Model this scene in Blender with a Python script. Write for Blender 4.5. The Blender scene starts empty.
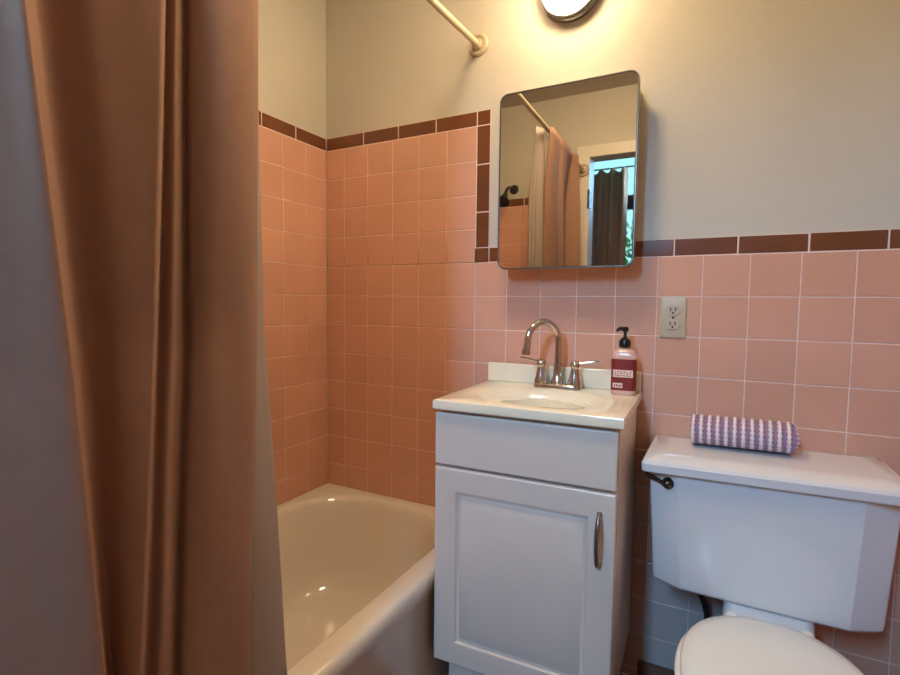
import bpy, bmesh, math, random
from mathutils import Vector, Matrix
random.seed(7)
scene = bpy.context.scene
COL = scene.collection
R = math.radians
PI = math.pi

# ------------------------------------------------------------------ materials
def s2l(c):
    c = c / 255.0
    return c / 12.92 if c <= 0.04045 else ((c + 0.055) / 1.055) ** 2.4

def rgb(r, g, b):
    return (s2l(r), s2l(g), s2l(b), 1.0)

def material(name, col, rough=0.5, metal=0.0, var=0.06, scale=8.0, bump=0.0, bscale=60.0,
             coat=0.0, spec=0.5, sss=0.0, trans=0.0, island=0.0, rvar=0.0):
    m = bpy.data.materials.new(name)
    m.use_nodes = True
    nt = m.node_tree
    b = nt.nodes['Principled BSDF']
    b.inputs['Roughness'].default_value = rough
    b.inputs['Metallic'].default_value = metal
    b.inputs['Coat Weight'].default_value = coat
    b.inputs['Coat Roughness'].default_value = 0.05
    b.inputs['Specular IOR Level'].default_value = spec
    b.inputs['Transmission Weight'].default_value = trans
    if sss:
        b.inputs['Subsurface Weight'].default_value = sss
        b.inputs['Subsurface Radius'].default_value = (0.02, 0.015, 0.01)
    tc = nt.nodes.new('ShaderNodeTexCoord')
    no = nt.nodes.new('ShaderNodeTexNoise')
    no.inputs['Scale'].default_value = scale
    no.inputs['Detail'].default_value = 4.0
    nt.links.new(tc.outputs['Object'], no.inputs['Vector'])
    mp = nt.nodes.new('ShaderNodeMapRange')
    mp.inputs['From Min'].default_value = 0.3
    mp.inputs['From Max'].default_value = 0.7
    mp.inputs['To Min'].default_value = 1.0 - var
    mp.inputs['To Max'].default_value = 1.0 + var
    nt.links.new(no.outputs['Fac'], mp.inputs['Value'])
    hsv = nt.nodes.new('ShaderNodeHueSaturation')
    hsv.inputs['Color'].default_value = col
    last = mp.outputs['Result']
    if island:
        ge = nt.nodes.new('ShaderNodeNewGeometry')
        m2 = nt.nodes.new('ShaderNodeMapRange')
        m2.inputs['To Min'].default_value = 1.0 - island
        m2.inputs['To Max'].default_value = 1.0 + island
        nt.links.new(ge.outputs['Random Per Island'], m2.inputs['Value'])
        mu = nt.nodes.new('ShaderNodeMath')
        mu.operation = 'MULTIPLY'
        nt.links.new(last, mu.inputs[0])
        nt.links.new(m2.outputs['Result'], mu.inputs[1])
        last = mu.outputs['Value']
    nt.links.new(last, hsv.inputs['Value'])
    nt.links.new(hsv.outputs['Color'], b.inputs['Base Color'])
    if rvar:
        m3 = nt.nodes.new('ShaderNodeMapRange')
        m3.inputs['To Min'].default_value = max(0.02, rough - rvar)
        m3.inputs['To Max'].default_value = rough + rvar
        nt.links.new(no.outputs['Fac'], m3.inputs['Value'])
        nt.links.new(m3.outputs['Result'], b.inputs['Roughness'])
    if bump:
        n2 = nt.nodes.new('ShaderNodeTexNoise')
        n2.inputs['Scale'].default_value = bscale
        n2.inputs['Detail'].default_value = 3.0
        nt.links.new(tc.outputs['Object'], n2.inputs['Vector'])
        bp = nt.nodes.new('ShaderNodeBump')
        bp.inputs['Strength'].default_value = bump
        bp.inputs['Distance'].default_value = 0.004
        nt.links.new(n2.outputs['Fac'], bp.inputs['Height'])
        nt.links.new(bp.outputs['Normal'], b.inputs['Normal'])
    return m

def emission(name, col, strength):
    m = bpy.data.materials.new(name)
    m.use_nodes = True
    b = m.node_tree.nodes['Principled BSDF']
    b.inputs['Base Color'].default_value = (0.9, 0.9, 0.88, 1)
    b.inputs['Roughness'].default_value = 0.25
    b.inputs['Emission Color'].default_value = col
    b.inputs['Emission Strength'].default_value = strength
    return m

M = {}
M['paint'] = material('cream wall paint', rgb(202, 194, 180), 0.6, var=0.03, scale=3, bump=0.12, bscale=90)
M['ceiling'] = material('ceiling paint', rgb(186, 178, 168), 0.8, var=0.03, scale=3, bump=0.3, bscale=70)
M['tile'] = material('glazed pink tile', rgb(218, 164, 139), 0.13, var=0.04, scale=5, island=0.04, bump=0.03, bscale=25, spec=0.5)
M['grout'] = material('grout', rgb(236, 208, 194), 0.6, var=0.08, scale=30, bump=0.2)
M['border'] = material('glazed brown border tile', rgb(114, 66, 40), 0.16, var=0.12, scale=12, island=0.1)
M['floor'] = material('red brown floor tile', rgb(96, 48, 34), 0.35, var=0.2, scale=14, island=0.12)
M['tub'] = material('white enamel', rgb(232, 224, 212), 0.1, var=0.02, scale=4, coat=0.3)
M['vanity'] = material('white cabinet paint', rgb(234, 216, 200), 0.35, var=0.02, scale=6)
M['marble'] = material('cream cultured marble', rgb(246, 234, 206), 0.16, var=0.03, scale=9, coat=0.3)
M['chrome'] = material('polished chrome', rgb(205, 203, 200), 0.12, 1.0, var=0.03)
M['nickel'] = material('brushed nickel', rgb(150, 147, 145), 0.3, 1.0, var=0.05)
M['steel'] = material('satin steel frame', rgb(120, 116, 110), 0.35, 1.0, var=0.05)
M['porcelain'] = material('white porcelain', rgb(228, 228, 228), 0.09, var=0.015, scale=4, coat=0.4)
M['seatplastic'] = material('white seat plastic', rgb(238, 236, 230), 0.25, var=0.015)
M['curtain'] = material('taupe curtain cloth', rgb(168, 127, 106), 0.85, var=0.05, scale=40, bump=0.15, bscale=900)
M['darkcurtain'] = material('dark brown window curtain cloth', rgb(186, 128, 98), 0.9, var=0.08, scale=30)
M['rod'] = material('cream painted rod', rgb(196, 178, 152), 0.35, var=0.04)
M['outlet'] = material('ivory outlet plastic', rgb(198, 178, 148), 0.4, var=0.03)
M['slot'] = material('dark slot', rgb(60, 50, 38), 0.6)
M['black'] = material('black plastic', rgb(22, 20, 20), 0.3)
M['oldchrome'] = material('tarnished chrome', rgb(88, 84, 82), 0.25, 1.0, var=0.15, scale=30)
M['hose'] = material('dark supply hose', rgb(52, 46, 46), 0.5, 0.3, var=0.3, scale=200)
M['bottle'] = material('pale pink translucent plastic', rgb(226, 178, 160), 0.2, var=0.04, sss=0.3)
M['label'] = material('dark red label paper', rgb(128, 34, 28), 0.45, var=0.05)
M['labelwhite'] = material('pale label print', rgb(238, 205, 192), 0.45, var=0.03)
M['white'] = material('white trim paint', rgb(225, 215, 200), 0.4, var=0.02)
M['darkwood'] = material('dark window frame paint', rgb(50, 42, 38), 0.5)
M['leaf'] = material('leaf green', rgb(96, 150, 90), 0.5, var=0.3, scale=3, island=0.3)
M['bark'] = material('bark', rgb(90, 70, 55), 0.9, var=0.3, scale=20)
M['patch'] = material('pale grey replacement tile', rgb(196, 174, 166), 0.13, var=0.03, scale=5, island=0.03)
M['liner'] = material('pale grey liner cloth', rgb(182, 164, 152), 0.7, var=0.03, scale=30)
M['addedfill'] = emission('added fill lamp glass', (1.0, 0.78, 0.48, 1), 32.0)
M['lampglass'] = emission('lit lamp glass', (1.0, 0.78, 0.47, 1), 50.0)

# translucency for the curtains
def add_translucent(m, col, fac):
    nt = m.node_tree
    b = nt.nodes['Principled BSDF']
    out = nt.nodes['Material Output']
    t = nt.nodes.new('ShaderNodeBsdfTranslucent')
    t.inputs['Color'].default_value = col
    mx = nt.nodes.new('ShaderNodeMixShader')
    mx.inputs['Fac'].default_value = fac
    nt.links.new(b.outputs['BSDF'], mx.inputs[1])
    nt.links.new(t.outputs['BSDF'], mx.inputs[2])
    nt.links.new(mx.outputs['Shader'], out.inputs['Surface'])
add_translucent(M['curtain'], rgb(156, 110, 86), 0.18)
add_translucent(M['liner'], rgb(200, 180, 165), 0.25)
add_translucent(M['darkcurtain'], rgb(120, 90, 76), 0.1)

# mirror: silver reflector
M['mirror'] = material('mirror silvering', rgb(222, 220, 214), 0.015, 1.0, var=0.0)

# window glass
g = bpy.data.materials.new('window glass')
g.use_nodes = True
nt = g.node_tree
pb = nt.nodes['Principled BSDF']
tr = nt.nodes.new('ShaderNodeBsdfTransparent')
gl = nt.nodes.new('ShaderNodeBsdfGlossy')
gl.inputs['Roughness'].default_value = 0.02
mx = nt.nodes.new('ShaderNodeMixShader')
mx.inputs['Fac'].default_value = 0.05
nt.links.new(tr.outputs['BSDF'], mx.inputs[1])
nt.links.new(gl.outputs['BSDF'], mx.inputs[2])
nt.links.new(mx.outputs['Shader'], nt.nodes['Material Output'].inputs['Surface'])
nt.nodes.remove(pb)
M['glass'] = g
g2 = g.copy()
g2.name = 'sky dimming window glass'
[n for n in g2.node_tree.nodes if n.type == 'BSDF_TRANSPARENT'][0].inputs['Color'].default_value = (0.14, 0.14, 0.112, 1)  # light level put into the pane colour: dims the bright sky behind it
M['dimmingglass'] = g2

# terry towel: purple bands, dotted, across the roll's own length
def towel_material():
    m = bpy.data.materials.new('purple striped terry')
    m.use_nodes = True
    nt = m.node_tree
    b = nt.nodes['Principled BSDF']
    b.inputs['Roughness'].default_value = 0.95
    tc = nt.nodes.new('ShaderNodeTexCoord')
    sp = nt.nodes.new('ShaderNodeSeparateXYZ')
    nt.links.new(tc.outputs['UV'], sp.inputs['Vector'])
    def math_(op, a, bb):
        n = nt.nodes.new('ShaderNodeMath')
        n.operation = op
        for k, v in enumerate((a, bb)):
            if v is None:
                continue
            if isinstance(v, (int, float)):
                n.inputs[k].default_value = v
            else:
                nt.links.new(v, n.inputs[k])
        return n.outputs['Value']
    sx = math_('SINE', math_('MULTIPLY', sp.outputs['X'], 2 * PI * 12.0), None)
    sy = math_('SINE', math_('MULTIPLY', sp.outputs['Y'], 2 * PI * 62.0), None)
    v = math_('ADD', sx, math_('MULTIPLY', sy, 0.35))
    mr = nt.nodes.new('ShaderNodeMapRange')
    mr.inputs['From Min'].default_value = -0.5
    mr.inputs['From Max'].default_value = 0.5
    nt.links.new(v, mr.inputs['Value'])
    mix = nt.nodes.new('ShaderNodeMix')
    mix.data_type = 'RGBA'
    mix.inputs['A'].default_value = rgb(158, 120, 146)
    mix.inputs['B'].default_value = rgb(240, 222, 222)
    nt.links.new(mr.outputs['Result'], mix.inputs['Factor'])
    nt.links.new(mix.outputs['Result'], b.inputs['Base Color'])
    bp = nt.nodes.new('ShaderNodeBump')
    bp.inputs['Strength'].default_value = 0.8
    bp.inputs['Distance'].default_value = 0.004
    nt.links.new(mr.outputs['Result'], bp.inputs['Height'])
    nt.links.new(bp.outputs['Normal'], b.inputs['Normal'])
    return m
M['towel'] = towel_material()

# ------------------------------------------------------------------ helpers
def thing(name, label, cat, loc, group=None):
    o = bpy.data.objects.new(name, None)
    COL.objects.link(o)
    o.location = loc
    o.empty_display_size = 0.05
    o['label'] = label
    o['category'] = cat
    if group:
        o['group'] = group
    return o

def tag(o, label, cat, group=None):
    o['label'] = label
    o['category'] = cat
    if group:
        o['group'] = group
    return o

def world_loc(o):
    v = Vector((0, 0, 0))
    while o is not None:
        v = v + Vector(o.location)
        o = o.parent
    return v

def obj(name, bm, mat, parent=None, smooth=True, angle=35, bevel=0.0, seg=2, recalc=True):
    if recalc:
        bmesh.ops.recalc_face_normals(bm, faces=bm.faces)
    xs = [v.co for v in bm.verts]
    lo = Vector((min(c.x for c in xs), min(c.y for c in xs), min(c.z for c in xs)))
    hi = Vector((max(c.x for c in xs), max(c.y for c in xs), max(c.z for c in xs)))
    org = Vector(((lo.x + hi.x) / 2, (lo.y + hi.y) / 2, lo.z))
    for v in bm.verts:
        v.co -= org
    me = bpy.data.meshes.new(name)
    bm.to_mesh(me)
    bm.free()
    if isinstance(mat, (list, tuple)):
        for mm in mat:
            me.materials.append(mm)
    else:
        me.materials.append(mat)
    o = bpy.data.objects.new(name, me)
    COL.objects.link(o)
    if smooth:
        for p in me.polygons:
            p.use_smooth = True
        try:
            me.set_sharp_from_angle(angle=R(angle))
        except Exception:
            pass
    if parent is not None:
        o.parent = parent
        o.location = org - world_loc(parent)
    else:
        o.location = org
    if bevel:
        md = o.modifiers.new('bevel', 'BEVEL')
        md.width = bevel
        md.segments = seg
        md.limit_method = 'ANGLE'
        md.angle_limit = R(40)
    return o

def structure(name, bm, mat, parent=None, **k):
    o = obj(name, bm, mat, parent, **k)
    if parent is None:
        o['kind'] = 'structure'
    return o

def box(bm, x0, x1, y0, y1, z0, z1, mi=0):
    vs = [bm.verts.new((x, y, z)) for z in (z0, z1) for y in (y0, y1) for x in (x0, x1)]
    for f in ((0, 1, 3, 2), (4, 6, 7, 5), (0, 4, 5, 1), (2, 3, 7, 6), (0, 2, 6, 4), (1, 5, 7, 3)):
        fc = bm.faces.new([vs[i] for i in f])
        fc.material_index = mi
    return vs

def bx(*a):
    bm = bmesh.new()
    box(bm, *a)
    return bm

def loft(bm, loops, cap0=True, cap1=True, closed=True):
    rows = [[bm.verts.new(p) for p in lp] for lp in loops]
    n = len(rows[0])
    for a, b in zip(rows, rows[1:]):
        for i in range(n if closed else n - 1):
            j = (i + 1) % n
            bm.faces.new((a[i], a[j], b[j], b[i]))
    if cap0:
        bm.faces.new(list(reversed(rows[0])))
    if cap1:
        bm.faces.new(rows[-1])
    return rows

def lathe(bm, prof, c=(0, 0, 0), axis='Z', n=32):
    loops = []
    for r, h in prof:
        lp = []
        for i in range(n):
            a = 2 * PI * i / n
            u, v = r * math.cos(a), r * math.sin(a)
            if axis == 'Z':
                p = (c[0] + u, c[1] + v, c[2] + h)
            elif axis == 'Y':
                p = (c[0] + u, c[1] + h, c[2] + v)
            else:
                p = (c[0] + h, c[1] + u, c[2] + v)
            lp.append(p)
        loops.append(lp)
    loft(bm, loops)

def tube(bm, pts, rad, n=12, closed=False):
    pts = [Vector(p) for p in pts]
    m = len(pts)
    rads = rad if isinstance(rad, (list, tuple)) else [rad] * m
    loops = []
    up = None
    for i, p in enumerate(pts):
        if closed:
            t = pts[(i + 1) % m] - pts[i - 1]
        else:
            t = pts[min(i + 1, m - 1)] - pts[max(i - 1, 0)]
        t.normalize()
        if up is None:
            a = Vector((0, 0, 1)) if abs(t.z) < 0.9 else Vector((1, 0, 0))
            up = (a - t * a.dot(t)).normalized()
        else:
            up = (up - t * up.dot(t)).normalized()
        s = t.cross(up)
        loops.append([p + (up * math.cos(2 * PI * k / n) + s * math.sin(2 * PI * k / n)) * rads[i] for k in range(n)])
    if closed:
        loops.append(loops[0])
        rows = [[bm.verts.new(q) for q in lp] for lp in loops[:-1]]
        rows.append(rows[0])
        for a, b in zip(rows, rows[1:]):
            for i in range(n):
                j = (i + 1) % n
                bm.faces.new((a[i], a[j], b[j], b[i]))
    else:
        loft(bm, loops)

def rrect(x0, x1, y0, y1, r, z, k=8, m=8):
    """rounded rectangle with the same vertex count for any radius: k per corner, m per side"""
    r = min(r, (x1 - x0) / 2 - 1e-4, (y1 - y0) / 2 - 1e-4)
    pts = []
    cs = [(x1 - r, y1 - r, 0), (x0 + r, y1 - r, 90), (x0 + r, y0 + r, 180), (x1 - r, y0 + r, 270)]
    for q, (cx, cy, a0) in enumerate(cs):
        for i in range(k + 1):
            a = R(a0 + 90 * i / k)
            pts.append((cx + r * math.cos(a), cy + r * math.sin(a), z))
        nx, ny, na = cs[(q + 1) % 4]
        p = pts[-1]
        e = (nx + r * math.cos(R(na)), ny + r * math.sin(R(na)), z)
        for i in range(1, m):
            t = i / m
            pts.append((p[0] + (e[0] - p[0]) * t, p[1] + (e[1] - p[1]) * t, z))
    return pts

def catmull(P, n):
    out = []
    m = len(P)
    for i in range(m - 1):
        p0, p1, p2, p3 = P[max(i - 1, 0)], P[i], P[i + 1], P[min(i + 2, m - 1)]
        for k in range(n):
            t = k / n
            out.append(tuple(0.5 * (2 * b + (c - a) * t + (2 * a - 5 * b + 4 * c - d) * t * t + (3 * b - a - 3 * c + d) * t ** 3)
                             for a, b, c, d in zip(p0, p1, p2, p3)))
    out.append(tuple(P[-1]))
    return out

# ------------------------------------------------------------------ the room
T = 0.1095
H = 1.232            # underside of the lower brown border
XL, XR = 0.632, 1.305
UP = H + 4 * T       # underside of the upper border
BW = 0.048           # border height
CEIL = 2.25
YF = -1.53           # opposite wall with the doorway
RX = 1.86            # right wall
D0, D1, DT = 0.69, 1.56, 1.9   # doorway
YB = -2.95           # far wall of the next room

def tiles(name, origin, ua, na, us, zs, mat, parent, gap=0.0022, cham=0.0016, depth=0.006, skip=None):
    """glazed tiles on a wall: us, zs are joint positions; ua along the wall, na out of the wall"""
    bm = bmesh.new()
    o, ua, na = Vector(origin), Vector(ua), Vector(na)
    for i in range(len(us) - 1):
        for j in range(len(zs) - 1):
            u0, u1, z0, z1 = us[i] + gap / 2, us[i + 1] - gap / 2, zs[j] + gap / 2, zs[j + 1] - gap / 2
            if skip and skip(0.5 * (u0 + u1), 0.5 * (z0 + z1)):
                continue
            if u1 - u0 < 0.006 or z1 - z0 < 0.006:
                continue
            t = [random.uniform(-0.00025, 0.00025) for _ in range(3)]
            def P(u, z, d, a=0, b=0):
                return o + ua * u + Vector((0, 0, z)) + na * (d + t[0] + t[1] * a + t[2] * b)
            c = cham
            lo = [P(u0, z0, -depth), P(u1, z0, -depth), P(u1, z1, -depth), P(u0, z1, -depth)]
            md = [P(u0, z0, -c, -1, -1), P(u1, z0, -c, 1, -1), P(u1, z1, -c, 1, 1), P(u0, z1, -c, -1, 1)]
            k = 0.35 * c
            m2 = [P(u0 + k, z0 + k, -k, -1, -1), P(u1 - k, z0 + k, -k, 1, -1), P(u1 - k, z1 - k, -k, 1, 1), P(u0 + k, z1 - k, -k, -1, 1)]
            hi = [P(u0 + c, z0 + c, 0, -1, -1), P(u1 - c, z0 + c, 0, 1, -1), P(u1 - c, z1 - c, 0, 1, 1), P(u0 + c, z1 - c, 0, -1, 1)]
            rows = [[bm.verts.new(p) for p in L] for L in (lo, md, m2, hi)]
            for a, b in zip(rows, rows[1:]):
                for q in range(4):
                    bm.faces.new((a[q], a[(q + 1) % 4], b[(q + 1) % 4], b[q]))
            f = bm.faces.new(rows[-1])
            if f.normal.length == 0:
                f.normal_update()
    for f in bm.faces:
        f.normal_update()
    return obj(name, bm, mat, parent, smooth=True, angle=20)

def join_tiles(*specs):
    pass

zl = [H - k * T for k in range(11, -1, -1)]
zl = [0.0] + [z for z in zl if z > 0.01]
zu = [H + k * T for k in range(5)]
PY = 0.006           # painted plane sits a little behind the tile faces

# back wall
wb = structure('wall_back', bx(-0.12, RX + 0.12, PY, PY + 0.1, 0, CEIL + 0.1), M['paint'])
colsL = [0.0] + [XL - k * T for k in range(5, 0, -1)] + [XL]
colsM = [XL + k * (XR - XL) / 6 for k in range(0, 7)]
colsR = [XR + k * T for k in range(1, 6)]
colsAll = colsL + colsM[1:] + [c for c in colsR if c < RX - 0.01] + [RX]
def patched(u, z):
    return XR - T < u < XR + T and z < H - 8 * T
tiles('tile_panel', (0, 0, 0), (1, 0, 0), (0, -1, 0), colsAll, zl, M['tile'], wb, skip=patched)
pt = tiles('tile_patch', (0, 0, 0), (1, 0, 0), (0, -1, 0), colsAll, zl, M['patch'], wb, skip=lambda u, z: not patched(u, z))
pt['label'] = 'pale grey replacement tiles low beside the toilet'
tiles('tile_panel', (0, 0, 0), (1, 0, 0), (0, -1, 0), colsL, zu, M['tile'], wb)
gb = bmesh.new()
box(gb, 0, RX, 0.0014, PY + 0.001, 0, H + BW - 0.001)
box(gb, 0, XL + BW - 0.001, 0.0014, PY + 0.001, H, UP + BW - 0.001)
obj('grout', gb, M['grout'], wb, smooth=False)
TR = 0.1525
ups = [0.0] + [XL - k * TR for k in range(3, -1, -1)] + [XL + BW]
ups = sorted(set([0.0] + [u for u in ups if u > 0.03]))
tiles('border', (0, 0, 0), (1, 0, 0), (0, -1, 0), ups, [UP, UP + BW], M['border'], wb, cham=0.003)
tiles('border', (0, 0, 0), (1, 0, 0), (0, -1, 0), [XL, XL + BW], [H, H + BW, H + BW + 0.115, H + BW + 0.115 + TR, UP], M['border'], wb, cham=0.003)
lowj = [XL + BW] + [1.2325 - k * TR for k in (3, 2, 1)] + [1.2325, 1.385, 1.5375, 1.69, RX]
tiles('border', (0, 0, 0), (1, 0, 0), (0, -1, 0), lowj, [H, H + BW], M['border'], wb, cham=0.003)

# left wall (the long wall beside the tub)
wl = structure('wall_left', bx(-PY - 0.1, -PY, YF - 0.1, PY, 0, CEIL + 0.1), M['paint'])
ycols = [YF] + [-k * T for k in range(13, 0, -1)] + [0.0]
tiles('tile_panel', (0, 0, 0), (0, 1, 0), (1, 0, 0), ycols, zl[:-1] + zu, M['tile'], wl)
obj('grout', bx(-PY - 0.001, -0.0014, YF, 0, 0, UP + BW - 0.001), M['grout'], wl, smooth=False)
yj = [YF] + [-k * TR for k in range(9, 0, -1)] + [0.0]
yj = sorted(set(yj))
tiles('border', (0, 0, 0), (0, 1, 0), (1, 0, 0), [y - 0.005 if -1.5 < y < 0 else y for y in yj], [UP, UP + BW], M['border'], wl, cham=0.003)

# right wall
wr = structure('wall_right', bx(RX + PY, RX + PY + 0.1, YF - 0.1, PY, 0, CEIL + 0.1), M['paint'])
tiles('tile_panel', (RX, 0, 0), (0, -1, 0), (-1, 0, 0), [k * T for k in range(14)] + [-YF], zl, M['tile'], wr)
obj('grout', bx(RX + 0.0014, RX + PY + 0.001, YF, 0, 0, H + BW - 0.001), M['grout'], wr, smooth=False)
tiles('border', (RX, 0, 0), (0, -1, 0), (-1, 0, 0), [k * TR for k in range(11)], [H, H + BW], M['border'], wr, cham=0.003)

# wall opposite, with the doorway
fb = bmesh.new()
box(fb, -0.12, D0, YF - 0.1, YF - PY, 0, CEIL + 0.1)
box(fb, D1, RX + 0.12, YF - 0.1, YF - PY, 0, CEIL + 0.1)
box(fb, D0, D1, YF - 0.1, YF - PY, DT, CEIL + 0.1)
wf = structure('wall_front', fb, M['paint'], smooth=False)
fc = [0.0] + [0.62 - k * T for k in range(5, -1, -1)]
tiles('tile_panel', (0, YF, 0), (1, 0, 0), (0, 1, 0), fc, zl[:-1] + zu, M['tile'], wf)
obj('grout', bx(0, 0.62, YF - PY - 0.001, YF - 0.0014, 0, UP + BW - 0.001), M['grout'], wf, smooth=False)
tiles('border', (0, YF, 0), (1, 0, 0), (0, 1, 0), [0, 0.163, 0.315, 0.467, 0.62], [UP, UP + BW], M['border'], wf, cham=0.003)

# floor and ceiling
fl = structure('floor', bx(-0.12, 2.6, YB - 0.1, PY + 0.1, -0.1, -0.004), M['grout'], smooth=False)
fbm = bmesh.new()
s = 0.108
for i in range(25):
    for j in range(28):
        x0, y1 = i * s - 0.1, -j * s
        if x0 + s > 2.6 or y1 - s < YB:
            continue
        box(fbm, x0 + 0.0015, x0 + s - 0.0015, y1 - s + 0.0015, y1 - 0.0015, -0.006, 0.0)
obj('tile_panel', fbm, M['floor'], fl, smooth=False)
structure('ceiling', bx(-0.12, RX + 0.12, YF - 0.1, PY + 0.1, CEIL, CEIL + 0.1), M['ceiling'], smooth=False)

# brown base border along the back wall right of the cabinet
bb = structure('baseboard_back', bx(1.178, RX, -0.009, 0.0, 0.0, 0.062), M['border'], bevel=0.003)

# doorway casing with its hinge
tb = bmesh.new()
box(tb, D0 - 0.07, D0, YF - PY, YF + 0.012, 0, DT + 0.062)
box(tb, D1, D1 + 0.062, YF - PY, YF + 0.012, 0, DT + 0.062)
box(tb, D0, D1, YF - PY, YF + 0.012, DT, DT + 0.062)
dr = structure('door_1', tb, M['white'], bevel=0.003)
hb = bmesh.new()
box(hb, D0 - 0.004, D0 + 0.003, YF - 0.05, YF + 0.018, 1.63, 1.72)
lathe(hb, [(0.006, 0), (0.006, 0.1)], (D0, YF + 0.018, 1.625), n=12)
obj('hinge', hb, M['darkwood'], dr)

# the next room behind the doorway
rb = bmesh.new()
WX0, WX1, WZ0, WZ1 = 0.26, 0.735, 0.98, 2.42
VX_0, VX_1, VZ_0, VZ_1 = 0.765, 1.02, 1.88, 2.67
RC = 2.7
box(rb, -0.7, WX0, YB - 0.1, YB, 0, RC)
box(rb, WX1, VX_0, YB - 0.1, YB, 0, RC)
box(rb, VX_1, 2.6, YB - 0.1, YB, 0, RC)
box(rb, VX_0, VX_1, YB - 0.1, YB, 0, VZ_0)
box(rb, VX_0, VX_1, YB - 0.1, YB, VZ_1, RC)
box(rb, WX0, WX1, YB - 0.1, YB, 0, WZ0)
box(rb, WX0, WX1, YB - 0.1, YB, WZ1, RC)
structure('wall_rear', rb, M['paint'], smooth=False)
structure('wall_rear_left', bx(-0.8, -0.7, YB - 0.1, YF - 0.1, 0, RC), M['paint'], smooth=False)
structure('wall_rear_right', bx(2.6, 2.7, YB - 0.1, YF - 0.1, 0, RC), M['paint'], smooth=False)
structure('ceiling_rear', bx(-0.8, 2.7, YB - 0.1, YF - 0.1, RC, RC + 0.1), M['ceiling'], smooth=False)
ub = bmesh.new()
box(ub, -0.8, -0.12, YF - 0.1, YF - 0.02, 0, RC)
box(ub, RX + 0.12, 2.7, YF - 0.1, YF - 0.02, 0, RC)
box(ub, -0.12, RX + 0.12, YF - 0.1, YF - 0.02, CEIL + 0.1, RC)
structure('wall_rear_front', ub, M['paint'], smooth=False)
structure('floor_rear', bx(-0.8, -0.12, YB - 0.1, YF - 0.1, -0.1, 0.0), M['floor'], smooth=False)

def window(name, x0, x1, z0, z1, y, railz, axis='X', mat=M['white'], glass=None):
    glass = glass or M['glass']
    def b(bm, a0, a1, d0, d1, c0, c1):
        if axis == 'X':
            box(bm, a0, a1, y + d0, y + d1, c0, c1)
        else:
            box(bm, y + d0, y + d1, a0, a1, c0, c1)
    bm = bmesh.new()
    w = 0.03 if railz else 0.02
    b(bm, x0, x0 + w, -0.06, -0.02, z0, z1)
    b(bm, x1 - w, x1, -0.06, -0.02, z0, z1)
    b(bm, x0 + w, x1 - w, -0.06, -0.02, z0, z0 + w)
    b(bm, x0 + w, x1 - w, -0.06, -0.02, z1 - w, z1)
    f = structure(name, bm, mat, smooth=False)
    if railz:
        bm = bmesh.new()
        b(bm, x0 + w, x1 - w, -0.058, -0.018, railz - 0.055, railz + 0.055)
        obj('meeting_rail', bm, M['darkwood'], f, smooth=False)
    bm = bmesh.new()
    b(bm, x0 + w, x1 - w, -0.043, -0.039, z0 + w, z1 - w)
    obj('pane', bm, glass, f, smooth=False)
    return f
window('window_1', WX0, WX1, WZ0, WZ1, YB, 1.92, mat=M['darkwood'], glass=M['dimmingglass'])
window('added_daylight_window', VX_0, VX_1, VZ_0, VZ_1, YB, None)  # high window added out of view to bring cool daylight through the doorway

# brown curtain in front of the far window
def window_curtain():
    rows = []
    z0, z1 = 0.5, 2.16
    n = 90
    for k in range(9):
        z = z0 + (z1 - z0) * k / 8
        row = []
        for i in range(n + 1):
            t = i / n
            x = 0.27 + 0.40 * t + 0.008 * math.sin(t * 2 * PI * 5) * (1 - k / 16)
            yy = YB + 0.07 + 0.03 * math.sin(t * 2 * PI * 4.5 + 0.4) + 0.006 * math.sin(t * 60 + k)
            row.append((x, yy, z + (0.012 * math.sin(t * 2 * PI * 4.5) if k == 8 else 0)))
        rows.append(row)
    bm = bmesh.new()
    loft(bm, rows, False, False, closed=False)
    o = obj('window_curtain', bm, M['darkcurtain'], recalc=False, angle=80)
    md = o.modifiers.new('cloth thickness', 'SOLIDIFY')
    md.thickness = 0.002
    tag(o, 'dark brown pleated curtain over the bright window, seen in the mirror through the doorway', 'curtain')
    rod = thing('curtain_rod', 'thin dark rod carrying the brown window curtain seen in the mirror', 'curtain rod', (0.5, YB + 0.07, 2.175))
    bm = bmesh.new()
    tube(bm, [(0.2, YB + 0.07, 2.175), (0.8, YB + 0.07, 2.175)], 0.006)
    obj('rod', bm, M['darkwood'], rod)
    for x in (0.205, 0.775):
        bm = bmesh.new()
        tube(bm, [(x, YB, 2.175), (x, YB + 0.07, 2.175)], 0.005)
        lathe(bm, [(0.018, 0), (0.018, 0.006)], (x, YB, 2.175), 'Y', 16)
        obj('bracket', bm, M['darkwood'], rod)
window_curtain()

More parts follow.
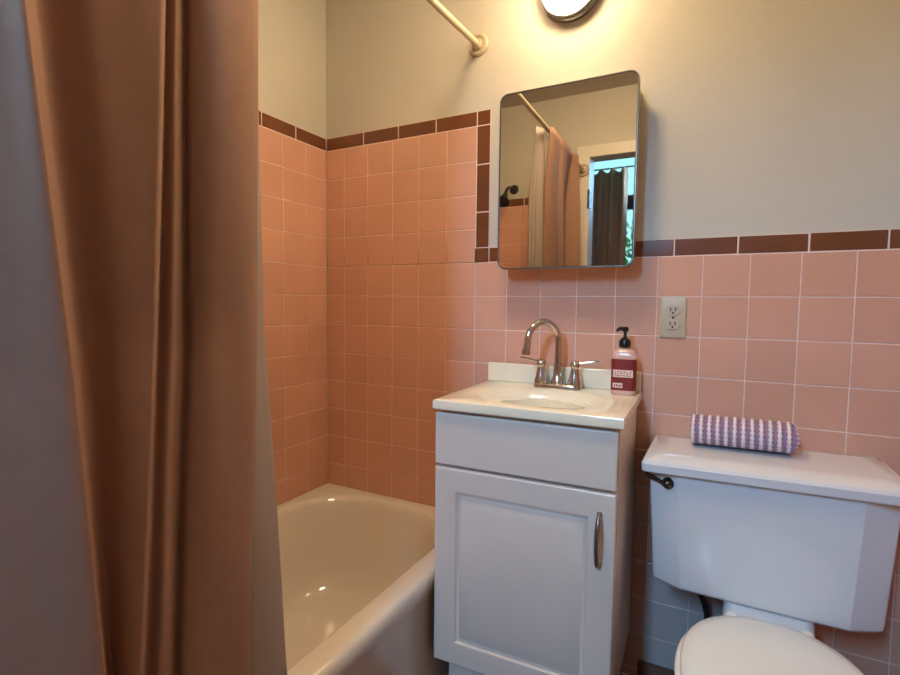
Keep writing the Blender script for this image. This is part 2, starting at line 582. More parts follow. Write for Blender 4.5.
# ------------------------------------------------------------------ bathtub
def bathtub():
    t = thing('bathtub', 'white enamel bathtub set in the tiled alcove behind the taupe curtain', 'bathtub', (0.36, -0.76, 0))
    x0, x1, y0, y1 = 0.002, 0.702, YF + 0.004, -0.002
    z = 0.381
    ix0, ix1, iy0, iy1 = 0.03, 0.636, YF + 0.08, -0.036
    L = []
    L.append(rrect(x0, x1 - 0.012, y0, y1, 0.004, 0.0, 12, 10))
    L.append(rrect(x0, x1 - 0.012, y0, y1, 0.004, z - 0.075, 12, 10))
    L.append(rrect(x0, x1 - 0.004, y0, y1, 0.004, z - 0.055, 12, 10))
    L.append(rrect(x0, x1, y0, y1, 0.004, z - 0.03, 12, 10))
    L.append(rrect(x0, x1 - 0.002, y0, y1, 0.004, z - 0.012, 12, 10))
    L.append(rrect(x0, x1 - 0.008, y0, y1, 0.005, z - 0.003, 12, 10))
    L.append(rrect(x0, x1 - 0.018, y0, y1, 0.006, z, 12, 10))
    def inner(d, zz, r, back=0.0, front=0.0):
        return rrect(ix0 + d, ix1 - d, iy0 + d + front, iy1 - d - back, r, zz, 12, 10)
    L.append(inner(-0.006, z + 0.001, 0.25))
    L.append(inner(0.0, z - 0.001, 0.247))
    L.append(inner(0.007, z - 0.007, 0.243))
    L.append(inner(0.014, z - 0.02, 0.24))
    L.append(inner(0.02, z - 0.05, 0.235, 0.004, 0.02))
    L.append(inner(0.034, z - 0.14, 0.22, 0.014, 0.07))
    L.append(inner(0.05, z - 0.23, 0.2, 0.028, 0.12))
    L.append(inner(0.066, z - 0.275, 0.185, 0.04, 0.15))
    L.append(inner(0.09, z - 0.303, 0.16, 0.055, 0.18))
    L.append(inner(0.125, z - 0.316, 0.13, 0.075, 0.21))
    L.append(inner(0.19, z - 0.321, 0.08, 0.13, 0.27))
    bm = bmesh.new()
    loft(bm, L)
    obj('tub_shell', bm, M['tub'], t, angle=60)
    bm = bmesh.new()
    lathe(bm, [(0.001, 0.003), (0.02, 0.003), (0.03, 0.0015), (0.032, -0.003)], (0.333, -1.2, 0.0625), n=24)
    obj('drain', bm, M['chrome'], t)
bathtub()

# ------------------------------------------------------------------ shower rod and curtain
RXX, RZ = 0.650, 1.858     # where the cloth hangs
ROD0, ROD1 = (0.631, PY - 0.002, 1.924), (0.656, YF + 0.010, 1.832)
def rod_x(y):
    return ROD0[0] + (ROD1[0] - ROD0[0]) * (y - ROD0[1]) / (ROD1[1] - ROD0[1])
def rod_z(y):
    return ROD0[2] + (ROD1[2] - ROD0[2]) * (y - ROD0[1]) / (ROD1[1] - ROD0[1])
def shower_rod():
    t = thing('shower_rod', 'cream painted straight shower curtain rod with round wall flanges', 'curtain rod', (RXX, -0.76, RZ))
    bm = bmesh.new()
    tube(bm, [ROD0, ROD1], 0.0098, 20)
    obj('rod', bm, M['rod'], t)
    for (fx, _, fz), y, d in ((ROD0, PY - 0.001, -1), (ROD1, YF + 0.0115, 1)):
        bm = bmesh.new()
        lathe(bm, [(0.034, 0), (0.035, 0.006 * d), (0.032, 0.011 * d), (0.027, 0.011 * d), (0.021, 0.006 * d), (0.0165, 0.008 * d), (0.0155, 0.022 * d), (0.0105, 0.023 * d)],
              (fx, y, fz), 'Y', 32)
        obj('flange', bm, M['rod'], t)
shower_rod()

# plan of the cloth: (X, Y) control points at three heights, crest to recess
CZ = (0.45, 1.05, 1.66)
CURT = [
    # (x,y) low          (x,y) middle        (x,y) high
    ((0.73, -1.34), (0.665, -1.33), (0.64, -1.325)),
    ((0.755, -1.322), (0.698, -1.316), (0.675, -1.31)),
]
PIX = [
    # u low, mid, high ; X low, mid, high   (measured folds)
    (60, 25, -5, 0.768, 0.717, 0.692),
    (108, 64, 16, 0.775, 0.728, 0.704),
    (113, 69, 21, 0.768, 0.720, 0.698),
    (111, 70, 26, 0.740, 0.682, 0.664),
    (120, 86, 42, 0.712, 0.648, 0.636),
    (136, 118, 90, 0.738, 0.670, 0.655),
    (147, 148, 148, 0.745, 0.682, 0.668),
    (151, 156, 162, 0.742, 0.680, 0.667),
    (155, 159, 165, 0.722, 0.650, 0.640),
    (170, 172, 175, 0.735, 0.664, 0.652),
    (182, 184, 184, 0.718, 0.645, 0.638),
    (192, 194, 192, 0.735, 0.662, 0.652),
    (212, 214, 214, 0.742, 0.678, 0.665),
    (238, 240, 240, 0.742, 0.680, 0.667),
    (250, 252, 251, 0.738, 0.674, 0.662),
    (252, 256, 256, 0.732, 0.662, 0.652),
    (251, 257, 257, 0.715, 0.648, 0.642),
    (246, 252, 252, 0.690, 0.636, 0.632),
]
LINER = [
    (236, 240, 244, 0.668, 0.640, 0.634),
    (250, 248, 248, 0.684, 0.640, 0.634),
    (262, 256, 252.5, 0.686, 0.634, 0.628),
    (276, 260, 254.5, 0.680, 0.626, 0.622),
    (284, 262.5, 255, 0.672, 0.620, 0.616),
    (285.5, 263, 255, 0.660, 0.612, 0.610),
    (281, 258, 253, 0.648, 0.608, 0.604),
    (283, 260, 254, 0.636, 0.600, 0.598),
    (278, 256, 252, 0.626, 0.594, 0.592),
    (281, 258, 254, 0.615, 0.586, 0.586),
    (272, 252, 249, 0.605, 0.578, 0.580),
]
CAMP = (1.35226524, -1.53016855, 1.09520493)
YAW, PIT, ROL, FPX = -0.487348668, -0.0655292851, 0.0106035409, 509.718824
fw = Vector((math.sin(YAW) * math.cos(PIT), math.cos(YAW) * math.cos(PIT), math.sin(PIT)))
rt0 = Vector((math.cos(YAW), -math.sin(YAW), 0))
up0 = rt0.cross(fw)
rt = rt0 * math.cos(ROL) + up0 * math.sin(ROL)
upv = up0 * math.cos(ROL) - rt0 * math.sin(ROL)

def at_x(u, X, v):
    d = fw * FPX + rt * (u - 450) - upv * (v - 337.5)
    t = (X - CAMP[0]) / d.x
    return CAMP[1] + t * d.y, CAMP[2] + t * d.z

def hanging(name, ctl, top, hem, mat, sub=9, round_hem=0.0):
    rows = []
    nz = 44
    for k in range(nz + 1):
        z = hem + (top - hem) * k / nz
        P = []
        for a, b, c in ctl:
            z0, z1, z2 = CZ
            if z <= z1:
                t = (z - z0) / (z1 - z0)
                e = t - 0.28 * t * (1 - t) if t > 0 else t
                q = [a[i] + (b[i] - a[i]) * (t if name == 'shower_curtain' else e) for i in (0, 1)]
            else:
                t = min((z - z1) / (z2 - z1), 1.35)
                q = [b[i] + (c[i] - b[i]) * t for i in (0, 1)]
            g = max(0.0, (z - 1.60) / (top - 1.60))
            rx = rod_x(q[1])
            tx = rx + 0.015 + max(q[0] - 0.63, 0) * 0.3 if name == 'shower_curtain' else rx - 0.02 + (q[0] - 0.63) * 0.35
            q[0] = q[0] + (tx - q[0]) * min(g, 1.0)
            P.append((q[0], q[1]))
        pts = catmull(P, sub)
        rows.append([(x + 0.001 * math.sin(9 * y * 7 + z * 5), y, z + max(0.0, (z - 1.60) / (top - 1.60)) * (rod_z(y) - RZ)) for x, y in pts])
    bm = bmesh.new()
    loft(bm, rows, False, False, closed=False)
    o = obj(name, bm, mat, recalc=False, angle=80)
    md = o.modifiers.new('cloth thickness', 'SOLIDIFY')
    md.thickness = 0.0014
    md.offset = 0
    return o

def folds(rows):
    """measured fold columns -> (X, Y) of each fold at the three heights CZ"""
    out = []
    for ul, um, uh, xl, xm, xh in rows:
        P = []
        for u, x, v in ((ul, xl, 675), (um, xm, 337), (uh, xh, 0)):
            y, z = at_x(u, x, v)
            P.append((z, x, y))
        (z0, x0, y0), (z1, x1, y1), (z2, x2, y2) = P
        col = []
        for z, x in zip(CZ, (xl, xm, xh)):
            if z <= z1:
                y = y1 + (y0 - y1) * (z - z1) / (z0 - z1)
            else:
                y = y1 + (y2 - y1) * (z - z1) / (z2 - z1)
            col.append((x, y))
        out.append(tuple(col))
    return out

def shower_curtain():
    o = hanging('shower_curtain', list(CURT) + folds(PIX), RZ + 0.006, 0.397, M['curtain'])
    tag(o, 'long taupe cloth shower curtain bunched in deep folds on the left', 'shower curtain')
    o = hanging('shower_liner', folds(LINER), RZ + 0.002, 0.405, M['liner'])
    tag(o, 'pale grey shower liner showing past the edge of the taupe curtain above the tub', 'shower liner')
    n = 9
    src = None
    for i in range(n):
        y = -1.30 + i * (0.36 / (n - 1))
        if src is None:
            bm = bmesh.new()
            tube(bm, [(rod_x(-1.30) + 0.019 * math.cos(a), -1.30, rod_z(-1.30) - 0.009 + 0.0205 * math.sin(a)) for a in [2 * PI * k / 28 for k in range(28)]],
                 0.0018, 8, closed=True)
            src = obj('curtain_ring', bm, M['nickel'])
            o = src
        else:
            o = src.copy()
            COL.objects.link(o)
            o.location = (rod_x(y), y, src.location.z + rod_z(y) - rod_z(-1.30))
        tag(o, 'thin metal ring holding the taupe shower curtain on its rod', 'curtain ring', 'rings of the shower curtain')
shower_curtain()

# ------------------------------------------------------------------ shower head, hook on the opposite wall
def shower_head():
    t = thing('wall_shower', 'dark metal shower head on a bent arm above the tub, seen in the mirror', 'shower head', (0.25, YF - PY, 1.77))
    bm = bmesh.new()
    lathe(bm, [(0.028, 0), (0.026, 0.006), (0.012, 0.01)], (0.25, YF - PY + 0.001, 1.77), 'Y', 24)
    obj('flange', bm, M['oldchrome'], t)
    bm = bmesh.new()
    tube(bm, catmull([(0.25, YF - PY + 0.004, 1.77), (0.25, YF + 0.05, 1.772), (0.25, YF + 0.1, 1.755), (0.25, YF + 0.135, 1.72)], 6), 0.0085, 14)
    obj('arm', bm, M['oldchrome'], t)
    bm = bmesh.new()
    lathe(bm, [(0.009, 0.03), (0.014, 0.02), (0.018, 0.0), (0.036, -0.03), (0.038, -0.042), (0.03, -0.045)], (0, 0, 0), 'Z', 28)
    bmesh.ops.transform(bm, matrix=Matrix.Translation((0.25, YF + 0.145, 1.70)) @ Matrix.Rotation(R(38), 4, 'X'), verts=bm.verts)
    obj('head', bm, M['oldchrome'], t)
    h = thing('robe_hook', 'small dark robe hook on the wall beside the doorway, seen in the mirror', 'hook', (0.594, YF - PY, 1.68))
    bm = bmesh.new()
    box(bm, 0.582, 0.606, YF - PY, YF + 0.003, 1.655, 1.71)
    obj('plate', bm, M['oldchrome'], h, bevel=0.002)
    bm = bmesh.new()
    tube(bm, catmull([(0.594, YF + 0.001, 1.695), (0.594, YF + 0.03, 1.69), (0.594, YF + 0.045, 1.71)], 6), 0.005, 10)
    tube(bm, catmull([(0.594, YF + 0.001, 1.67), (0.594, YF + 0.02, 1.655), (0.594, YF + 0.028, 1.675)], 6), 0.005, 10)
    obj('hook', bm, M['oldchrome'], h)
shower_head()

# ------------------------------------------------------------------ vanity
VX0, VX1, VY = 0.703, 1.152, -0.366    # carcass
def vanity():
    t = thing('vanity_cabinet', 'white bathroom vanity cabinet between tub and toilet', 'cabinet', (0.94, -0.19, 0))
    bm = bmesh.new()
    ft = 0.016
    box(bm, VX0, VX0 + ft, VY, -0.012, 0.15, 0.826)
    box(bm, VX1 - ft, VX1, VY, -0.012, 0.15, 0.826)
    box(bm, VX0 + ft, VX1 - ft, -0.012 - 0.006, -0.012, 0.15, 0.826)
    box(bm, VX0 + ft, VX1 - ft, VY, -0.018, 0.15, 0.15 + ft)
    box(bm, VX0 + ft, VX1 - ft, VY, VY + 0.018, 0.64, 0.826)
    obj('body', bm, M['vanity'], t, bevel=0.0015)
    bm = bmesh.new()
    box(bm, VX0 + 0.02, VX1 - 0.02, VY + 0.03, -0.02, 0.0, 0.15)
    obj('toe_kick', bm, M['vanity'], t, smooth=False)
    # false drawer front
    fy = VY - 0.019
    bm = bmesh.new()
    box(bm, VX0 - 0.004, VX1 - 0.002, fy, VY - 0.0005, 0.684, 0.818)
    obj('drawer_front', bm, M['vanity'], t, bevel=0.004, seg=3)
    # raised panel door, profile lofted from the outside in
    d = bmesh.new()
    x0, x1, z0, z1 = VX0 - 0.004, VX1 - 0.002, 0.157, 0.677
    def ring(i, y):
        return [(x0 + i, y, z0 + i), (x1 - i, y, z0 + i), (x1 - i, y, z1 - i), (x0 + i, y, z1 - i)]
    L = [ring(0, VY - 0.0005), ring(0, fy + 0.004), ring(0.0015, fy + 0.0012), ring(0.004, fy), ring(0.056, fy), ring(0.06, fy + 0.0012),
         ring(0.063, fy + 0.007), ring(0.07, fy + 0.009), ring(0.074, fy + 0.0075), ring(0.096, fy + 0.001), ring(0.1, fy)]
    loft(d, L)
    dr = obj('door', d, M['vanity'], t, angle=25)
    hx, hz0, hz1 = 1.116, 0.512, 0.629
    hb = bmesh.new()
    pts = catmull([(hx, fy - 0.001, hz1), (hx, fy - 0.018, hz1 - 0.006), (hx, fy - 0.026, hz1 - 0.03), (hx, fy - 0.028, (hz0 + hz1) / 2),
                   (hx, fy - 0.026, hz0 + 0.03), (hx, fy - 0.018, hz0 + 0.006), (hx, fy - 0.001, hz0)], 6)
    m = len(pts)
    rad = [0.0034 + 0.0034 * math.sin(PI * i / (m - 1)) for i in range(m)]
    tube(hb, pts, rad, 12)
    for z in (hz0, hz1):
        lathe(hb, [(0.006, 0.0), (0.006, -0.003), (0.004, -0.006)], (hx, fy - 0.0003, z), 'Y', 18)
    obj('handle', hb, M['nickel'], dr)
    return t
vanity()

CT = 0.852
def sink_top():
    t = thing('sink_top', 'cream cultured marble vanity top with an oval basin and backsplash', 'sink', (0.945, -0.2, 0.827))
    x0, x1, y0, y1 = 0.697, 1.163, -0.396, -0.002
    cx, cy = 0.932, -0.218
    N = 96
    def oval(a, b, z, e=2.15, dx=0.0):
        out = []
        for i in range(N):
            th = 2 * PI * i / N
            c, s_ = math.cos(th), math.sin(th)
            rr = (abs(c / a) ** e + abs(s_ / b) ** e) ** (-1 / e)
            out.append((cx + dx + rr * c, cy + rr * s_, z))
        return out
    def rect(i, z):
        out = []
        for k in range(N):
            th = 2 * PI * k / N
            c, s_ = math.cos(th), math.sin(th)
            X0, X1, Y0, Y1 = x0 + i - cx, x1 - i - cx, y0 + i - cy, y1 - cy - (i if i < 0.004 else 0.0)
            tt = []
            if c > 1e-9: tt.append(X1 / c)
            if c < -1e-9: tt.append(X0 / c)
            if s_ > 1e-9: tt.append(Y1 / s_)
            if s_ < -1e-9: tt.append(Y0 / s_)
            q = min(tt)
            out.append([cx + q * c, cy + q * s_, z])
        # snap the nearest point to each true corner
        for (qx, qy) in ((x0 + i, y0 + i), (x1 - i, y0 + i), (x0 + i, y1), (x1 - i, y1)):
            kbest = min(range(N), key=lambda k: (out[k][0] - qx) ** 2 + (out[k][1] - qy) ** 2)
            out[kbest][0], out[kbest][1] = qx, qy
        return [tuple(p) for p in out]
    L = [oval(0.12, 0.08, 0.8268), rect(0.004, 0.8268), rect(0.0, 0.830), rect(0.0, CT - 0.004), rect(0.0012, CT - 0.0012), rect(0.004, CT),
         oval(0.192, 0.133, CT), oval(0.185, 0.128, CT - 0.0012), oval(0.175, 0.121, CT - 0.005), oval(0.162, 0.112, CT - 0.013), oval(0.147, 0.101, CT - 0.026),
         oval(0.13, 0.089, CT - 0.05), oval(0.108, 0.075, CT - 0.08), oval(0.08, 0.056, CT - 0.1), oval(0.035, 0.03, CT - 0.108), oval(0.018, 0.018, CT - 0.109)]
    # bottom of the slab closes round the bowl below
    L2 = [oval(0.024, 0.024, CT - 0.116), oval(0.09, 0.064, CT - 0.108), oval(0.13, 0.09, CT - 0.08)]
    bm = bmesh.new()
    loft(bm, L2 + L, cap0=True, cap1=True)
    obj('basin_slab', bm, M['marble'], t, angle=30)
    bm = bmesh.new()
    box(bm, 0.699, 1.161, -0.022, -0.002, CT, 0.911)
    obj('backsplash', bm, M['marble'], t, bevel=0.004, seg=3)
    bm = bmesh.new()
    lathe(bm, [(0.001, 0.004), (0.014, 0.004), (0.02, 0.002), (0.021, -0.001)], (cx, cy, CT - 0.109), n=24)
    obj('drain', bm, M['chrome'], t)
sink_top()

def faucet():
    cx, cy, z = 0.934, -0.058, CT
    t = thing('faucet', 'chrome gooseneck faucet with two lever handles on the cream sink top', 'faucet', (cx, cy, z))
    bm = bmesh.new()
    L = []
    for d, h in ((0.0, 0.0), (0.0, 0.008), (0.002, 0.012), (0.006, 0.015), (0.012, 0.016)):
        L.append(rrect(cx - 0.071 + d, cx + 0.071 - d, cy - 0.026 + d, cy + 0.026 - d, 0.024 - d, z + h, 8, 4))
    loft(bm, L)
    obj('base_plate', bm, M['chrome'], t)
    bm = bmesh.new()
    lathe(bm, [(0.02, 0.014), (0.02, 0.02), (0.015, 0.03), (0.0125, 0.055), (0.0115, 0.075)], (cx, cy, z), n=28)
    rr = 0.052
    pts = [(cx, cy, z + 0.06), (cx, cy, z + 0.1), (cx, cy, z + 0.13)]
    for k in range(0, 15):
        a = PI * k / 14 * 1.02
        pts.append((cx, cy - rr + rr * math.cos(a), z + 0.14 + rr * 1.05 * math.sin(a)))
    pts.append((cx, cy - 2 * rr - 0.003, z + 0.12))
    pts.append((cx, cy - 2 * rr - 0.005, z + 0.108))
    tube(bm, pts, [0.0098] * (len(pts) - 2) + [0.0102, 0.0102], 18)
    lathe(bm, [(0.0125, 0), (0.0125, 0.014)], (cx, cy - 2 * rr - 0.005, z + 0.102), n=20)
    bmesh.ops.transform(bm, matrix=Matrix.Translation((cx, cy, 0)) @ Matrix.Rotation(R(-42), 4, 'Z') @ Matrix.Translation((-cx, -cy, 0)), verts=bm.verts)
    obj('spout', bm, M['chrome'], t)
    for sgn in (-1, 1):
        hx = cx + sgn * 0.05
        bm = bmesh.new()
        lathe(bm, [(0.021, 0.012), (0.0205, 0.02), (0.016, 0.035), (0.0125, 0.055), (0.0115, 0.06), (0.0135, 0.064), (0.0135, 0.076), (0.009, 0.083), (0.001, 0.085)],
              (hx, cy, z), n=28)
        h = obj('handle', bm, M['chrome'], t)
        bm = bmesh.new()
        pts = [(hx + sgn * 0.008, cy, z + 0.075), (hx + sgn * 0.035, cy + 0.003, z + 0.08), (hx + sgn * 0.06, cy + 0.005, z + 0.083), (hx + sgn * 0.067, cy + 0.005, z + 0.083)]
        tube(bm, pts, [0.0045, 0.004, 0.0048, 0.003], 12)
        obj('lever', bm, M['chrome'], h)
faucet()

def soap():
    cx, cy, z = 1.121, -0.075, CT
    t = thing('soap_bottle', 'red labelled hand soap bottle with a black pump on the right of the sink top', 'soap bottle', (cx, cy, z))
    bm = bmesh.new()
    L = []
    for w, h, r in ((0.029, 0.0, 0.012), (0.0315, 0.003, 0.012), (0.032, 0.01, 0.012), (0.032, 0.104, 0.012), (0.031, 0.112, 0.012), (0.026, 0.121, 0.014),
                    (0.017, 0.127, 0.012), (0.012, 0.129, 0.0115), (0.012, 0.134, 0.0115)):
        L.append(rrect(cx - w, cx + w, cy - w * 0.7, cy + w * 0.7, r, z + h, 6, 3))
    loft(bm, L)
    b = obj('bottle', bm, M['bottle'], t, angle=50)
    bm = bmesh.new()
    w = 0.0325
    k = [rrect(cx - w, cx + w, cy - w * 0.7 - 0.0002, cy + w * 0.7, 0.0122, z + h, 6, 3) for h in (0.014, 0.099)]
    loft(bm, k)
    lb = obj('label', bm, M['label'], b, angle=50)
    lb['label'] = 'dark red wrap label with pale print'
    # pale print: a wide band of lettering and a small block, as in the photograph (illegible there)
    bm = bmesh.new()
    f = cy - w * 0.7 - 0.0008
    box(bm, cx - 0.0255, cx + 0.026, f, f + 0.0012, z + 0.05, z + 0.07)
    box(bm, cx - 0.0255, cx + 0.0, f, f + 0.0012, z + 0.021, z + 0.034)
    pr = obj('print', bm, M['labelwhite'], b, smooth=False)
    bm = bmesh.new()
    for q in range(6):
        x = cx - 0.021 + q * 0.0078
        box(bm, x, x + 0.0014, f - 0.0003, f + 0.0004, z + 0.054, z + 0.066)
        if q % 2 == 0:
            box(bm, x, x + 0.004, f - 0.0003, f + 0.0004, z + 0.0595, z + 0.061)
        else:
            box(bm, x, x + 0.0045, f - 0.0003, f + 0.0004, z + 0.0645, z + 0.066)
    box(bm, cx - 0.021, cx + 0.0215, f - 0.0003, f + 0.0004, z + 0.0535, z + 0.0545)
    obj('lettering', bm, M['label'], b, smooth=False)
    bm = bmesh.new()
    for q in range(4):
        x = cx - 0.022 + q * 0.0055
        box(bm, x, x + 0.003, f - 0.0003, f + 0.0004, z + 0.025, z + 0.03)
    box(bm, cx - 0.022, cx - 0.0025, f - 0.0003, f + 0.0004, z + 0.0245, z + 0.0255)
    obj('lettering', bm, M['label'], b, smooth=False)
    bm = bmesh.new()
    lathe(bm, [(0.0155, 0.131), (0.016, 0.134), (0.0155, 0.147), (0.012, 0.153), (0.006, 0.157), (0.0045, 0.16), (0.0045, 0.176)], (cx, cy, z), n=28)
    obj('pump_collar', bm, M['black'], t)
    bm = bmesh.new()
    lathe(bm, [(0.0085, 0.174), (0.009, 0.177), (0.009, 0.183), (0.007, 0.186)], (cx, cy, z), n=24)
    tube(bm, [(cx, cy, z + 0.181), (cx - 0.012, cy - 0.022, z + 0.182), (cx - 0.016, cy - 0.029, z + 0.179), (cx - 0.017, cy - 0.031, z + 0.174)], [0.006, 0.005, 0.0045, 0.004], 12)
    obj('pump_head', bm, M['black'], t)
soap()

# the whole vanity stands a little askew to the wall
PIV = Vector((1.163, -0.002, 0))
for nm in ('vanity_cabinet', 'sink_top', 'faucet', 'soap_bottle'):
    o = bpy.data.objects[nm]
    rz = Matrix.Rotation(R(2.2), 3, 'Z')
    o.location = PIV + rz @ (Vector(o.location) - PIV)
    o.rotation_euler.z = R(2.2)

# ------------------------------------------------------------------ mirror cabinet, lamp, outlet
def mirror():
    MX0, MX1, MZ0, MZ1, MY = 0.752, 1.143, 1.2, 1.711, -0.1
    t = thing('mirror_cabinet', 'wall mirror cabinet with rounded corners and a thin steel edge above the sink', 'mirror', (0.947, 0, 1.2))
    def ring(i, y, r=0.026):
        return [(x, y, z) for x, z, _ in rrect(MX0 + i, MX1 - i, MZ0 + i, MZ1 - i, max(r - i, 0.004), 0, 8, 4)]
    bm = bmesh.new()
    loft(bm, [ring(0.012, 0.005), ring(0.012, MY + 0.012)])
    obj('cabinet_body', bm, M['white'], t)
    bm = bmesh.new()
    loft(bm, [ring(0.0, MY + 0.011), ring(0.0, MY + 0.001), ring(0.001, MY - 0.001), ring(0.003, MY - 0.001), ring(0.0042, MY + 0.0016), ring(0.0042, MY + 0.002)])
    obj('frame', bm, M['steel'], t)
    bm = bmesh.new()
    loft(bm, [ring(0.0040, MY + 0.0017), ring(0.0040, MY + 0.0008), ring(0.0052, MY + 0.0004)])
    obj('mirror_glass', bm, M['mirror'], t, smooth=False)
mirror()

def lamp():
    cx, cz = 0.932, 2.008
    y = PY - 0.001
    t = thing('wall_lamp', 'round lit white glass wall lamp with a chrome rim above the mirror', 'lamp', (cx, y, cz))
    bm = bmesh.new()
    lathe(bm, [(0.082, 0), (0.085, -0.003), (0.085, -0.012), (0.081, -0.017), (0.081, -0.022), (0.085, -0.026), (0.086, -0.038), (0.083, -0.042), (0.079, -0.042), (0.077, -0.033), (0.02, -0.03)], (cx, y, cz), 'Y', 48)
    obj('rim', bm, M['nickel'], t)
    bm = bmesh.new()
    lathe(bm, [(0.07, -0.0325), (0.076, -0.037), (0.0785, -0.045), (0.077, -0.06), (0.068, -0.076), (0.05, -0.088), (0.025, -0.095), (0.001, -0.097)], (cx, y, cz), 'Y', 48)
    obj('globe', bm, M['lampglass'], t)
lamp()

def added_fill_lamp():  # ceiling fixture added out of view as warm fill beside the wall lamp
    t = thing('added_fill_lamp', 'added fill lamp out of view, round lit white glass flush on the ceiling', 'lamp', (0.84, -0.74, CEIL))
    bm = bmesh.new()
    lathe(bm, [(0.15, 0.0), (0.152, -0.012), (0.146, -0.02), (0.135, -0.02)], (0.84, -0.74, CEIL), 'Z', 48)
    obj('rim', bm, M['steel'], t)
    bm = bmesh.new()
    lathe(bm, [(0.138, -0.0205), (0.136, -0.035), (0.115, -0.06), (0.07, -0.08), (0.03, -0.086), (0.001, -0.087)], (0.84, -0.74, CEIL), 'Z', 48)
    obj('globe', bm, M['addedfill'], t)
added_fill_lamp()

def outlet():
    x0, x1, z0, z1 = 1.203, 1.27, 1.008, 1.122
    t = thing('wall_outlet', 'ivory double power outlet on the pink tiles right of the mirror', 'outlet', ((x0 + x1) / 2, 0, z0))
    bm = bmesh.new()
    def ring(i, y):
        return [(x, y, z) for x, z, _ in rrect(x0 + i, x1 - i, z0 + i, z1 - i, 0.004, 0, 4, 2)]
    loft(bm, [ring(0, 0.001), ring(0, -0.003), ring(0.0025, -0.0055), ring(0.004, -0.006)])
    obj('cover_plate', bm, M['outlet'], t)
    xc = (x0 + x1) / 2
    for zc in (1.0455, 1.0845):
        bm = bmesh.new()
        prof = []
        for i in range(32):
            a = 2 * PI * i / 32
            prof.append((0.0172 * math.cos(a), max(-0.0125, min(0.0125, 0.0172 * math.sin(a)))))
        loft(bm, [[(xc + a, -0.0058, zc + b) for a, b in prof], [(xc + a, -0.0085, zc + b) for a, b in prof]])
        rc = obj('receptacle', bm, M['outlet'], t, angle=30)
        bm = bmesh.new()
        box(bm, xc - 0.0078, xc - 0.0048, -0.009, -0.008, zc - 0.002, zc + 0.0075)
        box(bm, xc + 0.0048, xc + 0.0078, -0.009, -0.008, zc - 0.002, zc + 0.0075)
        lathe(bm, [(0.0028, -0.008), (0.0028, -0.009)], (xc, 0, zc - 0.0065), 'Y', 12)
        obj('slots', bm, M['slot'], rc, smooth=False)
    bm = bmesh.new()
    lathe(bm, [(0.0034, -0.0055), (0.003, -0.0072), (0.001, -0.0075)], (xc, 0, 1.065), 'Y', 14)
    obj('screw', bm, M['oldchrome'], t)
outlet()

